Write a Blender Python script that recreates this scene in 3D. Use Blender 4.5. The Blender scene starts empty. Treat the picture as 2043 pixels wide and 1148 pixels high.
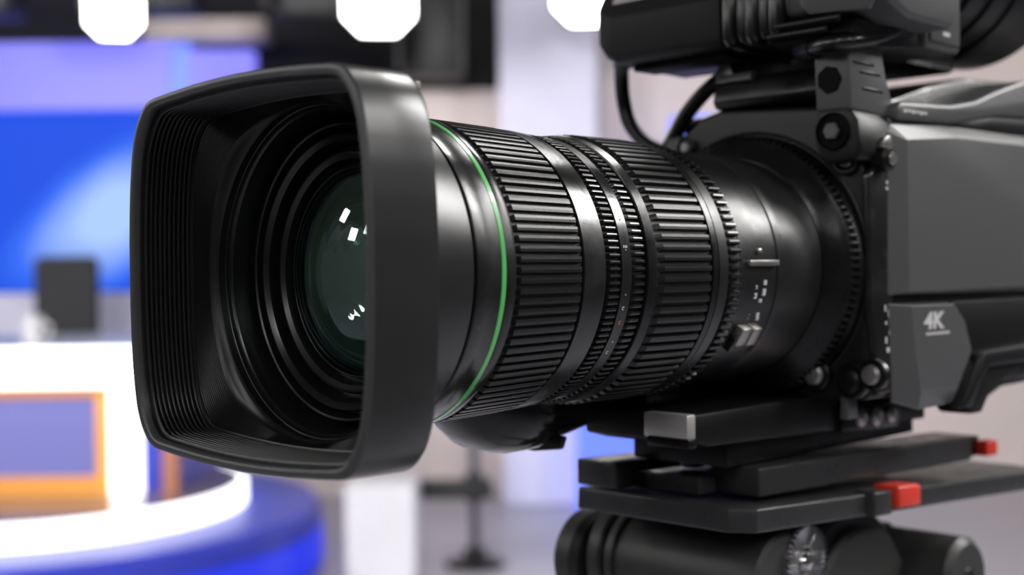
import bpy, bmesh, math, random
from math import sin, cos, pi, radians, atan, sqrt
from mathutils import Vector, Matrix
random.seed(7)

# ------------------------------------------------------------------ camera
F_PX = 2595.0
ROLL = atan(58 / 5190.0)
PITCH = -(574 - 541) * cos(ROLL) / F_PX
EYE = Vector((0, 0, 1.3))
scn = bpy.context.scene
COL = scn.collection
cam = bpy.data.cameras.new('photo_camera')
cam.sensor_width = 36.0
cam.lens = 36.0 * F_PX / 2043.0
cam.clip_start = 0.02
cam.clip_end = 60
cam.dof.use_dof = True
cam.dof.focus_distance = 0.425
cam.dof.aperture_fstop = 7.6
cam_o = bpy.data.objects.new('photo_camera', cam)
COL.objects.link(cam_o)
fw = Vector((0, cos(PITCH), sin(PITCH)))
up0 = Vector((0, -sin(PITCH), cos(PITCH)))
rt0 = Vector((1, 0, 0))
rt = rt0 * cos(ROLL) - up0 * sin(ROLL)
up = rt0 * sin(ROLL) + up0 * cos(ROLL)
cam_o.matrix_world = Matrix(((rt.x, up.x, -fw.x, EYE.x), (rt.y, up.y, -fw.y, EYE.y),
                             (rt.z, up.z, -fw.z, EYE.z), (0, 0, 0, 1)))
scn.camera = cam_o

# ------------------------------------------------------------------ world, exposure
w = bpy.data.worlds.new('studio_ambient')
scn.world = w
w.use_nodes = True
bg = w.node_tree.nodes['Background']
bg.inputs[0].default_value = (0.85, 0.88, 1.0, 1)
bg.inputs[1].default_value = 0.05
scn.view_settings.view_transform = 'Standard'
scn.view_settings.look = 'None'
scn.view_settings.exposure = 0.0
scn.view_settings.gamma = 1.0
scn.view_settings.use_curve_mapping = False

# ------------------------------------------------------------------ materials
MATS = {}
def mat(name, col, rough=0.5, metal=0.0, spec=0.5, bump=0.0, bscale=200.0, emit=None, estr=0.0,
        wear=0.0, wscale=60.0, wcol=(0.3, 0.29, 0.28), coat=0.0, rvar=0.0):
    m = bpy.data.materials.new(name)
    m.use_nodes = True
    nt = m.node_tree
    b = nt.nodes['Principled BSDF']
    b.inputs['Base Color'].default_value = (*col, 1)
    b.inputs['Roughness'].default_value = rough
    b.inputs['Metallic'].default_value = metal
    b.inputs['Specular IOR Level'].default_value = spec
    b.inputs['Coat Weight'].default_value = coat
    tc = nt.nodes.new('ShaderNodeTexCoord')
    if emit:
        b.inputs['Emission Color'].default_value = (*emit, 1)
        b.inputs['Emission Strength'].default_value = estr
    if bump or rvar:
        n = nt.nodes.new('ShaderNodeTexNoise')
        n.inputs['Scale'].default_value = bscale
        n.inputs['Detail'].default_value = 3
        nt.links.new(tc.outputs['Object'], n.inputs['Vector'])
        if bump:
            bp = nt.nodes.new('ShaderNodeBump')
            bp.inputs['Strength'].default_value = bump
            bp.inputs['Distance'].default_value = 0.0004
            nt.links.new(n.outputs['Fac'], bp.inputs['Height'])
            nt.links.new(bp.outputs['Normal'], b.inputs['Normal'])
        if rvar:
            n2 = nt.nodes.new('ShaderNodeTexNoise')
            n2.inputs['Scale'].default_value = bscale * 0.12
            n2.inputs['Detail'].default_value = 4
            nt.links.new(tc.outputs['Object'], n2.inputs['Vector'])
            mr = nt.nodes.new('ShaderNodeMapRange')
            mr.inputs['From Min'].default_value = 0.3
            mr.inputs['From Max'].default_value = 0.7
            mr.inputs['To Min'].default_value = max(0.03, rough - rvar)
            mr.inputs['To Max'].default_value = min(1, rough + rvar)
            nt.links.new(n2.outputs['Fac'], mr.inputs['Value'])
            nt.links.new(mr.outputs['Result'], b.inputs['Roughness'])
    if wear:
        n3 = nt.nodes.new('ShaderNodeTexNoise')
        n3.inputs['Scale'].default_value = wscale
        n3.inputs['Detail'].default_value = 8
        n3.inputs['Roughness'].default_value = 0.75
        nt.links.new(tc.outputs['Object'], n3.inputs['Vector'])
        rp = nt.nodes.new('ShaderNodeValToRGB')
        rp.color_ramp.elements[0].position = 0.62
        rp.color_ramp.elements[0].color = (*col, 1)
        rp.color_ramp.elements[1].position = 0.80
        rp.color_ramp.elements[1].color = (*[c * (1 - wear) + v * wear for c, v in zip(col, wcol)], 1)
        nt.links.new(n3.outputs['Fac'], rp.inputs['Fac'])
        nt.links.new(rp.outputs['Color'], b.inputs['Base Color'])
    MATS[name] = m
    return m

mat('hood_plastic', (0.019, 0.019, 0.0195), 0.29, bump=0.05, bscale=900)
mat('baffle_plastic', (0.008, 0.008, 0.0083), 0.36, spec=0.4)
mat('barrel_black', (0.006, 0.006, 0.0063), 0.26, spec=0.35, bump=0.08, bscale=500, rvar=0.12, wear=0.25, wscale=90)
mat('barrel_band', (0.01, 0.01, 0.0103), 0.27, bump=0.10, bscale=300, rvar=0.14, wear=0.35, wscale=140)
mat('worn_barrel', (0.011, 0.011, 0.0113), 0.36, bump=0.2, bscale=160, rvar=0.16, wear=0.7, wscale=45, wcol=(0.16, 0.155, 0.15))
mat('rubber', (0.01, 0.01, 0.0103), 0.34, spec=0.36, bump=0.15, bscale=700, wear=0.3, wscale=260)
mat('rubber_base', (0.004, 0.004, 0.004), 0.55)
mat('gear_black', (0.009, 0.009, 0.0093), 0.27, wear=0.3, wscale=300, wcol=(0.3, 0.24, 0.18))
mat('green_ring', (0.10, 0.50, 0.13), 0.25, coat=0.4)
mat('inner_black', (0.006, 0.006, 0.007), 0.32)
mat('void_black', (0.002, 0.002, 0.002), 0.7, spec=0.1)  # near-black with little sheen, paints in the dark of holes
mat('rim_plastic_lit', (0.045, 0.045, 0.047), 0.42)  # same plastic as the hood, base lightened for light the rim catches
mat('cast_metal', (0.5, 0.49, 0.47), 0.4, metal=0.6, bump=0.3, bscale=250)
mat('inner_ring', (0.007, 0.007, 0.007), 0.28)
mat('body_black', (0.005, 0.005, 0.0052), 0.32, spec=0.3, bump=0.15, bscale=450, rvar=0.12, wear=0.2, wscale=50)
mat('body_grey', (0.074, 0.074, 0.076), 0.40, spec=0.5, bump=0.12, bscale=900)
mat('body_dark', (0.008, 0.008, 0.0083), 0.4, spec=0.22, bump=0.12, bscale=700)
mat('finder_plastic', (0.010, 0.010, 0.0105), 0.52, spec=0.16, bump=0.08, bscale=700)
mat('worn_metal', (0.30, 0.29, 0.28), 0.35, metal=0.8, bump=0.2, bscale=300, rvar=0.15)
mat('chrome', (0.62, 0.62, 0.63), 0.18, metal=1.0)
mat('plate_black', (0.034, 0.0345, 0.0365), 0.34, spec=0.35, bump=0.12, bscale=600, rvar=0.08)
mat('leather_black', (0.006, 0.006, 0.006), 0.2, bump=0.6, bscale=60, rvar=0.1)
mat('cable_rubber', (0.004, 0.004, 0.004), 0.34, spec=0.25)
mat('red_plastic', (0.72, 0.045, 0.025), 0.4)
mat('print_white', (0.55, 0.55, 0.56), 0.5)
mat('print_orange', (0.55, 0.20, 0.05), 0.5)
mat('head_grey', (0.044, 0.044, 0.043), 0.42, spec=0.3, bump=0.15, bscale=500, wear=0.15)
# studio
def bigmat(name, col, rough=0.6, var=0.12, scale=3.0, **k):
    m = mat(name, col, rough, **k)
    nt = m.node_tree
    b = nt.nodes['Principled BSDF']
    tc = nt.nodes.new('ShaderNodeTexCoord')
    n = nt.nodes.new('ShaderNodeTexNoise')
    n.inputs['Scale'].default_value = scale
    n.inputs['Detail'].default_value = 5
    nt.links.new(tc.outputs['Object'], n.inputs['Vector'])
    rp = nt.nodes.new('ShaderNodeValToRGB')
    rp.color_ramp.elements[0].color = (*[c * (1 - var) for c in col], 1)
    rp.color_ramp.elements[1].color = (*[min(1, c * (1 + var)) for c in col], 1)
    nt.links.new(n.outputs['Fac'], rp.inputs['Fac'])
    nt.links.new(rp.outputs['Color'], b.inputs['Base Color'])
    return m
bigmat('floor_grey', (0.42, 0.41, 0.46), 0.35)
bigmat('wall_beige', (0.70, 0.61, 0.58), 0.7)
bigmat('wall_dark', (0.012, 0.012, 0.013), 0.8)
bigmat('set_white', (0.66, 0.655, 0.69), 0.5)
bigmat('set_lavender', (0.74, 0.73, 0.90), 0.6)
bigmat('set_blue', (0.025, 0.04, 0.42), 0.4)
bigmat('set_orange', (0.75, 0.32, 0.06), 0.45)
bigmat('set_brown', (0.40, 0.16, 0.10), 0.6)
bigmat('platform_top', (0.16, 0.12, 0.10), 0.12)
bigmat('desk_top', (0.55, 0.55, 0.58), 0.3)
bigmat('chair_fabric', (0.030, 0.030, 0.034), 0.8)
bigmat('rig_black', (0.015, 0.015, 0.016), 0.5)
bigmat('rig_grey', (0.10, 0.10, 0.10), 0.5)
bigmat('stand_grey', (0.06, 0.06, 0.07), 0.4)
mat('led_white', (0.8, 0.8, 0.8), 0.5, emit=(0.97, 0.97, 1.0), estr=2.6)
mat('led_blue', (0.01, 0.02, 0.3), 0.4, emit=(0.006, 0.02, 0.60), estr=1.0)
mat('led_violet', (0.05, 0.05, 0.2), 0.4, emit=(0.20, 0.19, 0.98), estr=1.0)
mat('led_azure', (0.1, 0.1, 0.6), 0.4, emit=(0.10, 0.22, 1.0), estr=1.0)
mat('lamp_face', (0.9, 0.9, 0.9), 0.4, emit=(1.0, 0.97, 0.93), estr=12.0)
mat('lamp_face_soft', (0.9, 0.9, 0.9), 0.4, emit=(1.0, 0.98, 0.96), estr=46.0)
mat('lamp_face_low', (0.9, 0.9, 0.9), 0.4, emit=(1.0, 0.98, 0.96), estr=10.0)
mat('lamp_face_key', (0.9, 0.9, 0.9), 0.4, emit=(1.0, 0.98, 0.96), estr=25.0)
mat('lamp_face_dim', (0.9, 0.9, 0.9), 0.4, emit=(1.0, 0.98, 0.96), estr=15.0)
mat('desk_screen', (0.1, 0.1, 0.2), 0.25, emit=(0.10, 0.11, 0.36), estr=1.0)

def screen_material():
    m = bpy.data.materials.new('video_wall_image')
    m.use_nodes = True
    nt = m.node_tree
    b = nt.nodes['Principled BSDF']
    b.inputs['Base Color'].default_value = (0.01, 0.01, 0.02, 1)
    b.inputs['Roughness'].default_value = 0.6
    b.inputs['Specular IOR Level'].default_value = 0.2
    tc = nt.nodes.new('ShaderNodeTexCoord')
    n = nt.nodes.new('ShaderNodeTexNoise')
    n.inputs['Scale'].default_value = 0.9
    n.inputs['Detail'].default_value = 1.0
    mp = nt.nodes.new('ShaderNodeMapping')
    mp.inputs['Location'].default_value = (0.35, 0.0, 0.0)
    mp.inputs['Rotation'].default_value = (0, radians(35), 0)
    mp.inputs['Scale'].default_value = (1.6, 1.0, 0.9)
    nt.links.new(tc.outputs['Object'], mp.inputs['Vector'])
    nt.links.new(mp.outputs['Vector'], n.inputs['Vector'])
    # the broadcast picture on the screen: pale cloud on blue
    sp = nt.nodes.new('ShaderNodeSeparateXYZ')
    nt.links.new(tc.outputs['Object'], sp.inputs['Vector'])
    def math_(op, a, bb):
        q = nt.nodes.new('ShaderNodeMath')
        q.operation = op
        for i, v in enumerate((a, bb)):
            if isinstance(v, (int, float)):
                q.inputs[i].default_value = v
            else:
                nt.links.new(v, q.inputs[i])
        return q.outputs[0]
    dx = math_('SUBTRACT', sp.outputs['X'], 0.62)
    dz = math_('SUBTRACT', sp.outputs['Z'], -0.10)
    rx = math_('ADD', math_('MULTIPLY', dx, 0.85), math_('MULTIPLY', dz, 0.5))
    rz = math_('SUBTRACT', math_('MULTIPLY', dz, 0.85), math_('MULTIPLY', dx, 0.5))
    d2 = math_('ADD', math_('POWER', math_('MULTIPLY', rx, 1.25), 2.0), math_('POWER', math_('MULTIPLY', rz, 2.3), 2.0))
    g = math_('SUBTRACT', 1.0, math_('SQRT', d2, 0.0))
    g = math_('ADD', g, math_('MULTIPLY', math_('SUBTRACT', n.outputs['Fac'], 0.5), 0.9))
    rp = nt.nodes.new('ShaderNodeValToRGB')
    e = rp.color_ramp.elements
    e[0].position = 0.0; e[0].color = (0.0, 0.075, 0.80, 1)
    e[1].position = 0.75; e[1].color = (0.42, 0.62, 1.0, 1)
    k = e.new(0.22); k.color = (0.02, 0.14, 0.92, 1)
    nt.links.new(g, rp.inputs['Fac'])
    nt.links.new(rp.outputs['Color'], b.inputs['Emission Color'])
    b.inputs['Emission Strength'].default_value = 1.0
    MATS['video_wall'] = m
screen_material()

def glass_material():
    m = bpy.data.materials.new('coated_glass')
    m.use_nodes = True
    nt = m.node_tree
    nt.nodes.remove(nt.nodes['Principled BSDF'])
    tr = nt.nodes.new('ShaderNodeBsdfTransparent')
    tr.inputs['Color'].default_value = (0.86, 0.96, 0.90, 1)
    gl_ = nt.nodes.new('ShaderNodeBsdfGlossy')
    gl_.inputs['Color'].default_value = (0.80, 0.95, 1.0, 1)
    gl_.inputs['Roughness'].default_value = 0.02
    fr_n = nt.nodes.new('ShaderNodeFresnel')
    fr_n.inputs['IOR'].default_value = 2.0
    mx = nt.nodes.new('ShaderNodeMixShader')
    nt.links.new(fr_n.outputs[0], mx.inputs[0])
    nt.links.new(tr.outputs[0], mx.inputs[1])
    nt.links.new(gl_.outputs[0], mx.inputs[2])
    nt.links.new(mx.outputs[0], nt.nodes['Material Output'].inputs['Surface'])
    MATS['glass'] = m
    # coated inner glass: haze-coloured body, mirror coating that shifts from green to blue with the angle
    m = bpy.data.materials.new('coated_inner')
    m.use_nodes = True
    nt = m.node_tree
    nt.nodes.remove(nt.nodes['Principled BSDF'])
    df = nt.nodes.new('ShaderNodeBsdfDiffuse')
    df.inputs['Color'].default_value = (0.13, 0.155, 0.13, 1)  # grey-green diffuse paints in the haze of the glass
    gs = nt.nodes.new('ShaderNodeBsdfGlossy')
    gs.inputs['Roughness'].default_value = 0.035
    lw = nt.nodes.new('ShaderNodeLayerWeight')
    lw.inputs['Blend'].default_value = 0.5
    rp = nt.nodes.new('ShaderNodeValToRGB')
    e = rp.color_ramp.elements
    e[0].position = 0.10; e[0].color = (0.88, 1.0, 0.86, 1)
    e[1].position = 0.62; e[1].color = (0.25, 0.45, 1.0, 1)
    k = e.new(0.38); k.color = (0.75, 1.0, 0.9, 1)
    nt.links.new(lw.outputs['Facing'], rp.inputs['Fac'])
    nt.links.new(rp.outputs['Color'], gs.inputs['Color'])
    mx = nt.nodes.new('ShaderNodeMixShader')
    mx.inputs[0].default_value = 0.5
    nt.links.new(df.outputs[0], mx.inputs[1])
    nt.links.new(gs.outputs[0], mx.inputs[2])
    nt.links.new(mx.outputs[0], nt.nodes['Material Output'].inputs['Surface'])
    MATS['coated_inner'] = m
glass_material()

# ------------------------------------------------------------------ helpers
def link(name, me, m, parent=None, smooth=None):
    me.materials.clear()
    me.materials.append(MATS[m] if isinstance(m, str) else m)
    if smooth is not None:
        me.shade_smooth()
        me.set_sharp_from_angle(angle=radians(smooth))
    o = bpy.data.objects.new(name, me)
    COL.objects.link(o)
    if parent is not None:
        o.parent = parent
    return o
def mesh(name, v, f):
    me = bpy.data.meshes.new(name)
    me.from_pydata([tuple(p) for p in v], [], f)
    bm = bmesh.new(); bm.from_mesh(me)
    bmesh.ops.recalc_face_normals(bm, faces=bm.faces)
    bm.to_mesh(me); bm.free()
    me.update()
    return me
def tag(o, label=None, cat=None, group=None, kind=None):
    if label: o['label'] = label
    if cat: o['category'] = cat
    if group: o['group'] = group
    if kind: o['kind'] = kind
    return o
def bevel_mesh(me, width, seg=2, angle=30):
    if width <= 0: return me
    bm = bmesh.new(); bm.from_mesh(me)
    ed = [e for e in bm.edges if len(e.link_faces) == 2 and e.calc_face_angle(0) > radians(angle)]
    bmesh.ops.bevel(bm, geom=ed, offset=width, segments=seg, profile=0.5, affect='EDGES', clamp_overlap=True)
    bm.to_mesh(me); bm.free()
    return me
def box_mesh(x0, x1, y0, y1, z0, z1, bev=0.0, seg=2):
    v = [(x, y, z) for x in (x0, x1) for y in (y0, y1) for z in (z0, z1)]
    f = [(0, 1, 3, 2), (4, 6, 7, 5), (0, 4, 5, 1), (2, 3, 7, 6), (0, 2, 6, 4), (1, 5, 7, 3)]
    return bevel_mesh(mesh('box', v, f), bev, seg)
def join_meshes(mes):
    bm = bmesh.new()
    for me in mes:
        bm.from_mesh(me)
    out = bpy.data.meshes.new('joined')
    bm.to_mesh(out); bm.free()
    return out
def lathe(prof, seg=160, closed=False):
    """revolve (s, r) about the lens axis (local Y)"""
    v, f = [], []
    n = len(prof)
    for s, r in prof:
        for k in range(seg):
            a = 2 * pi * k / seg
            v.append((r * cos(a), s, r * sin(a)))
    rng = range(n if closed else n - 1)
    for i in rng:
        j = (i + 1) % n
        for k in range(seg):
            k2 = (k + 1) % seg
            f.append((i * seg + k, i * seg + k2, j * seg + k2, j * seg + k))
    return mesh('lathe', v, f)
def loft(loops, cap0=True, cap1=True):
    v, f = [], []
    n = len(loops[0])
    for lp in loops: v += lp
    for i in range(len(loops) - 1):
        for k in range(n):
            k2 = (k + 1) % n
            f.append((i * n + k, i * n + k2, (i + 1) * n + k2, (i + 1) * n + k))
    if cap0: f.append(tuple(range(n)))
    if cap1: f.append(tuple(range((len(loops) - 1) * n, len(loops) * n)))
    return mesh('loft', v, f)
def extrude(poly, axis, a0, a1, bev=0.0, seg=2):
    """polygon of 2-D points extruded along a local axis: 'x' takes (y,z), 'y' takes (x,z), 'z' takes (x,y)"""
    def p3(p, a):
        return {'x': (a, p[0], p[1]), 'y': (p[0], a, p[1]), 'z': (p[0], p[1], a)}[axis]
    n = len(poly)
    v = [p3(p, a0) for p in poly] + [p3(p, a1) for p in poly]
    f = [tuple(range(n)), tuple(range(n, 2 * n))] + [(k, (k + 1) % n, n + (k + 1) % n, n + k) for k in range(n)]
    return bevel_mesh(mesh('extrude', v, f), bev, seg)
def cyl(axis, c, r, a0, a1, seg=48, bev=0.0, r1=None):
    """capped cylinder along a local axis at centre c (the two other coords)"""
    r1 = r if r1 is None else r1
    def p3(p, a):
        return {'x': (a, p[0], p[1]), 'y': (p[0], a, p[1]), 'z': (p[0], p[1], a)}[axis]
    b = min(bev, abs(a1 - a0) * 0.45)
    sg = 1 if a1 > a0 else -1
    st = [(a0, r - b), (a0 + sg * b, r), (a1 - sg * b, r1), (a1, r1 - b)] if b > 0 else [(a0, r), (a1, r1)]
    loops = []
    for a, rr in st:
        loops.append([p3((c[0] + rr * cos(2 * pi * k / seg), c[1] + rr * sin(2 * pi * k / seg)), a) for k in range(seg)])
    return loft(loops)
def tube(pts, r, seg=14, sub=8):
    P = [Vector(p) for p in pts]
    path = []
    for i in range(len(P) - 1):
        p0 = P[max(i - 1, 0)]; p1 = P[i]; p2 = P[i + 1]; p3 = P[min(i + 2, len(P) - 1)]
        for k in range(sub):
            t = k / sub
            path.append(0.5 * ((2 * p1) + (p2 - p0) * t + (2 * p0 - 5 * p1 + 4 * p2 - p3) * t * t + (3 * p1 - p0 - 3 * p2 + p3) * t ** 3))
    path.append(P[-1])
    loops = []
    nrm = None
    for i, p in enumerate(path):
        d = (path[min(i + 1, len(path) - 1)] - path[max(i - 1, 0)]).normalized()
        if nrm is None:
            nrm = d.orthogonal().normalized()
        nrm = (nrm - d * nrm.dot(d)).normalized()
        bn = d.cross(nrm)
        loops.append([tuple(p + r * (nrm * cos(2 * pi * k / seg) + bn * sin(2 * pi * k / seg))) for k in range(seg)])
    return loft(loops)

# rig frame: local x = lateral (towards the photographer's right), y = along the lens axis to the rear, z = up
RIG_O = Vector((-0.0378, 0.42, 1.3054))
def rig_origin():
    d = fw + rt * ((788 - 1021.5) / F_PX) - up * ((542 - 574) / F_PX)
    return EYE + d * 0.42
RIG_O = rig_origin()
RIG_R = Matrix.Rotation(-pi / 4, 3, 'Z')
MM = 0.001
class Thing:
    """an Empty at the thing's base; its parts are modelled in the rig frame"""
    def __init__(self, name, label, cat, base, group=None):
        self.base = Vector(base)
        e = bpy.data.objects.new(name, None)
        e.empty_display_size = 0.05
        COL.objects.link(e)
        e.location = RIG_O + RIG_R @ self.base
        e.rotation_euler = (0, 0, -pi / 4)
        tag(e, label, cat, group)
        self.e = e
    def part(self, name, me, m, smooth=35, label=None, mm=True):
        if mm:
            me.transform(Matrix.Scale(MM, 4))
        o = link(name, me, m, self.e, smooth)
        o.location = -self.base
        if label: o['label'] = label
        return o
def sub(parent, name, me, m, smooth=35, label=None, mm=True):
    if mm:
        me.transform(Matrix.Scale(MM, 4))
    o = link(name, me, m, parent, smooth)
    if label: o['label'] = label
    return o
def ring_of(parent, name, me, m, n, phase=0.0, smooth=None):
    me.transform(Matrix.Scale(MM, 4))
    first = link(name, me, m, parent, smooth)
    first.rotation_euler = (0, phase, 0)
    for k in range(1, n):
        c = first.copy()
        COL.objects.link(c)
        c.parent = parent
        c.rotation_euler = (0, phase + 2 * pi * k / n, 0)
    return first

# ------------------------------------------------------------------ the studio setting
def struct(name, me, m, parent=None):
    o = link(name, me, m, parent)
    if parent is None:
        o['kind'] = 'structure'
    return o
struct('floor', box_mesh(-6, 6, -4, 10, -0.1, 0.0), 'floor_grey')
struct('wall_back', box_mesh(-6, 6, 9.0, 9.15, 0.0, 4.2), 'wall_dark')
struct('wall_beige', join_meshes([box_mesh(-1.62, 0.3, 7.6, 7.75, 0.0, 2.36), box_mesh(0.3, 6, 7.6, 7.75, 0.0, 3.2)]), 'wall_beige')
struct('ceiling', box_mesh(-6, 6, -4, 9.15, 4.2, 4.3), 'wall_dark')

def flat_thing(name, me, m, label, cat, group=None, smooth=None):
    # put origin at the base centre
    xs = [v.co.x for v in me.vertices]; ys = [v.co.y for v in me.vertices]; zs = [v.co.z for v in me.vertices]
    c = Vector(((min(xs) + max(xs)) / 2, (min(ys) + max(ys)) / 2, min(zs)))
    me.transform(Matrix.Translation(-c))
    o = link(name, me, m, None, smooth)
    o.location = c
    return tag(o, label, cat, group)
def room_thing(name, loc, label, cat, group=None, rz=0.0):
    e = bpy.data.objects.new(name, None)
    COL.objects.link(e)
    e.location = loc
    e.rotation_euler = (0, 0, rz)
    return tag(e, label, cat, group)

# video wall behind the desk
vw = room_thing('video_wall', (-3.2, 8.45, 1.14), 'large blue video wall showing a pale cloud behind the news desk', 'screen')
s_ = link('screen_panel', box_mesh(-1.55, 1.35, 0, 0.05, 0.06, 1.26), 'video_wall', vw)
s_.data.transform(Matrix.Translation((0, 0, -0.66))); s_.location = (0, 0, 0.66)
link('screen_frame', join_meshes([box_mesh(-1.6, 1.4, 0.02, 0.1, 1.26, 1.30), box_mesh(-1.6, 1.4, 0.02, 0.1, 0.0, 0.06),
     box_mesh(-1.6, -1.55, 0.02, 0.1, 0.06, 1.26), box_mesh(1.35, 1.4, 0.02, 0.1, 0.06, 1.26)]), 'set_blue', vw)
# lit fascia above the screen
fa = room_thing('lit_fascia', (-3.2, 8.25, 2.36), 'violet backlit fascia running above the blue video wall', 'panel')
link('light_panel', box_mesh(-1.5, 1.05, 0, 0.12, 0.0, 0.42), 'led_violet', fa)
link('light_panel', box_mesh(1.17, 1.58, 0, 0.12, 0.0, 0.36), 'led_violet', fa)
link('divider', box_mesh(1.05, 1.17, 0.02, 0.12, 0.0, 0.40), 'led_azure', fa)
link('cornice', box_mesh(0.9, 1.66, -0.05, 0.2, 0.42, 0.55), 'wall_beige', fa)
# low set wall under the screen
flat_thing('set_wall', box_mesh(-4.8, -1.75, 8.2, 8.35, 0.0, 1.19), 'set_lavender', 'pale violet low wall under the video wall', 'wall panel')
# column and panels to the right
flat_thing('column', box_mesh(-0.06, 0.48, 7.2, 7.55, 0.0, 3.4, 0.01), 'set_lavender', 'pale lavender column rising behind the lens', 'column')
flat_thing('backlit_wall', box_mesh(0.87, 1.15, 7.0, 7.12, 0.0, 2.12), 'led_azure', 'tall bright blue backlit panel seen beside the looping cables', 'wall panel')
flat_thing('blue_block', box_mesh(0.34, 0.80, 6.9, 7.1, 0.0, 0.56, 0.02), 'led_azure', 'low bright blue backlit block seen below the lens', 'set piece')
flat_thing('beige_panel', box_mesh(-1.72, -1.24, 7.0, 7.08, 0.0, 0.75), 'set_white', 'off-white low screen panel right of the news desk', 'panel')

# stepped platform
def disc(cx, cy, r, z0, z1, bev=0.0, seg=96):
    me = cyl('z', (cx, cy), r, z0, z1, seg, bev)
    return me
pl = room_thing('stage_platform', (-2.1, 5.6, 0.0), 'two-tier round stage platform with blue lower tier and white lit edge', 'platform')
link('lower_tier', disc(0, 0, 1.25, 0.0, 0.30, 0.02), 'set_blue', pl, 40)
link('light_strip', join_meshes([lathe([(0.05, 1.235), (0.05, 1.262), (0.20, 1.262), (0.20, 1.235)], 96)]), 'led_blue', pl, 30).rotation_euler = (pi / 2, 0, 0)
link('upper_tier', disc(0, 0, 0.90, 0.30, 0.395, 0.0), 'platform_top', pl, 40)
link('lit_edge', lathe([(0.302, 0.90), (0.302, 0.925), (0.392, 0.925), (0.392, 0.90)], 96), 'led_white', pl, 30).rotation_euler = (pi / 2, 0, 0)

# news desk
dk = room_thing('news_desk', (-2.25, 5.30, 0.395), 'white-edged news desk with an orange-framed blue front screen', 'desk')
link('desk_top', box_mesh(-1.0, 0.95, 0.0, 1.35, 0.54, 0.605), 'desk_top', dk)
link('lit_edge', box_mesh(-1.0, 0.97, -0.03, 0.0, 0.455, 0.61), 'led_white', dk)
link('desk_body', box_mesh(-1.0, 0.85, 0.12, 1.10, 0.0, 0.54), 'set_blue', dk)
link('screen_frame', join_meshes([box_mesh(-1.0, 0.58, 0.05, 0.12, 0.405, 0.455), box_mesh(-1.0, 0.58, 0.05, 0.12, 0.0, 0.075), box_mesh(0.53, 0.58, 0.05, 0.12, 0.075, 0.405)]), 'set_orange', dk)
link('front_screen', box_mesh(-1.0, 0.53, 0.07, 0.12, 0.075, 0.405), 'desk_screen', dk)
link('lit_post', box_mesh(0.595, 0.70, 0.03, 0.12, 0.0, 0.455), 'led_white', dk)
link('brown_post', box_mesh(0.80, 0.86, 0.05, 0.12, 0.0, 0.455), 'set_brown', dk)

# presenter's chair
ch = room_thing('office_chair', (-2.60, 7.55, 0.0), 'black office chair with an upright back behind the news desk', 'chair')
def rr(wd, ht, r, n=6):
    pts = []
    for (cx, cz, a0) in ((wd / 2 - r, ht / 2 - r, 0), (-wd / 2 + r, ht / 2 - r, pi / 2), (-wd / 2 + r, -ht / 2 + r, pi), (wd / 2 - r, -ht / 2 + r, 1.5 * pi)):
        for k in range(n + 1):
            a = a0 + k / n * pi / 2
            pts.append((cx + r * cos(a), cz + r * sin(a)))
    return pts
bk = loft([[(x * 0.97, y + 0.03 * (z / 0.3) ** 2, 1.14 + z) for x, z in rr(0.365, 0.54, 0.05)] for y in (0.0,)] +
          [[(x, y + 0.03 * (z / 0.3) ** 2, 1.14 + z) for x, z in rr(0.37, 0.55, 0.05)] for y in (0.015, 0.05)] +
          [[(x * 0.95, 0.065 + 0.03 * (z / 0.3) ** 2, 1.14 + z * 0.97) for x, z in rr(0.37, 0.55, 0.05)]])
link('backrest', bk, 'chair_fabric', ch, 40)
link('seat', box_mesh(-0.24, 0.24, -0.48, -0.02, 0.66, 0.74, 0.03), 'chair_fabric', ch, 40)
link('column', cyl('z', (0, -0.25), 0.03, 0.06, 0.66, 20), 'stand_grey', ch, 40)
link('back_support', box_mesh(-0.03, 0.03, -0.1, 0.09, 0.70, 0.95, 0.01), 'stand_grey', ch, 40)
for k in range(5):
    a = 2 * pi * k / 5
    lg = link('leg', box_mesh(0.02, 0.30, -0.02, 0.02, 0.05, 0.09, 0.008), 'stand_grey', ch, 40)
    lg.location = (0, -0.25, 0); lg.rotation_euler = (0, 0, a)
    cs = link('caster', cyl('y', (0.28, 0.028), 0.028, -0.015, 0.015, 16), 'rig_black', lg, 40)

# cup on the desk
cu = room_thing('cup', (-2.16, 5.85, 1.0), 'cream cup standing on the news desk near the chair', 'cup')
cu.scale = (1.2, 1.2, 1.2)
link('cup_body', lathe([(0.0, 0.0), (0.0, 0.032), (0.10, 0.040), (0.10, 0.036), (0.008, 0.029), (0.008, 0.0)], 32), 'set_white', cu, 30).rotation_euler = (pi / 2, 0, 0)
link('handle', tube([(0.036, 0, 0.02), (0.062, 0, 0.03), (0.066, 0, 0.06), (0.038, 0, 0.08)], 0.006, 8, 5), 'set_white', cu, 60)

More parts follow.
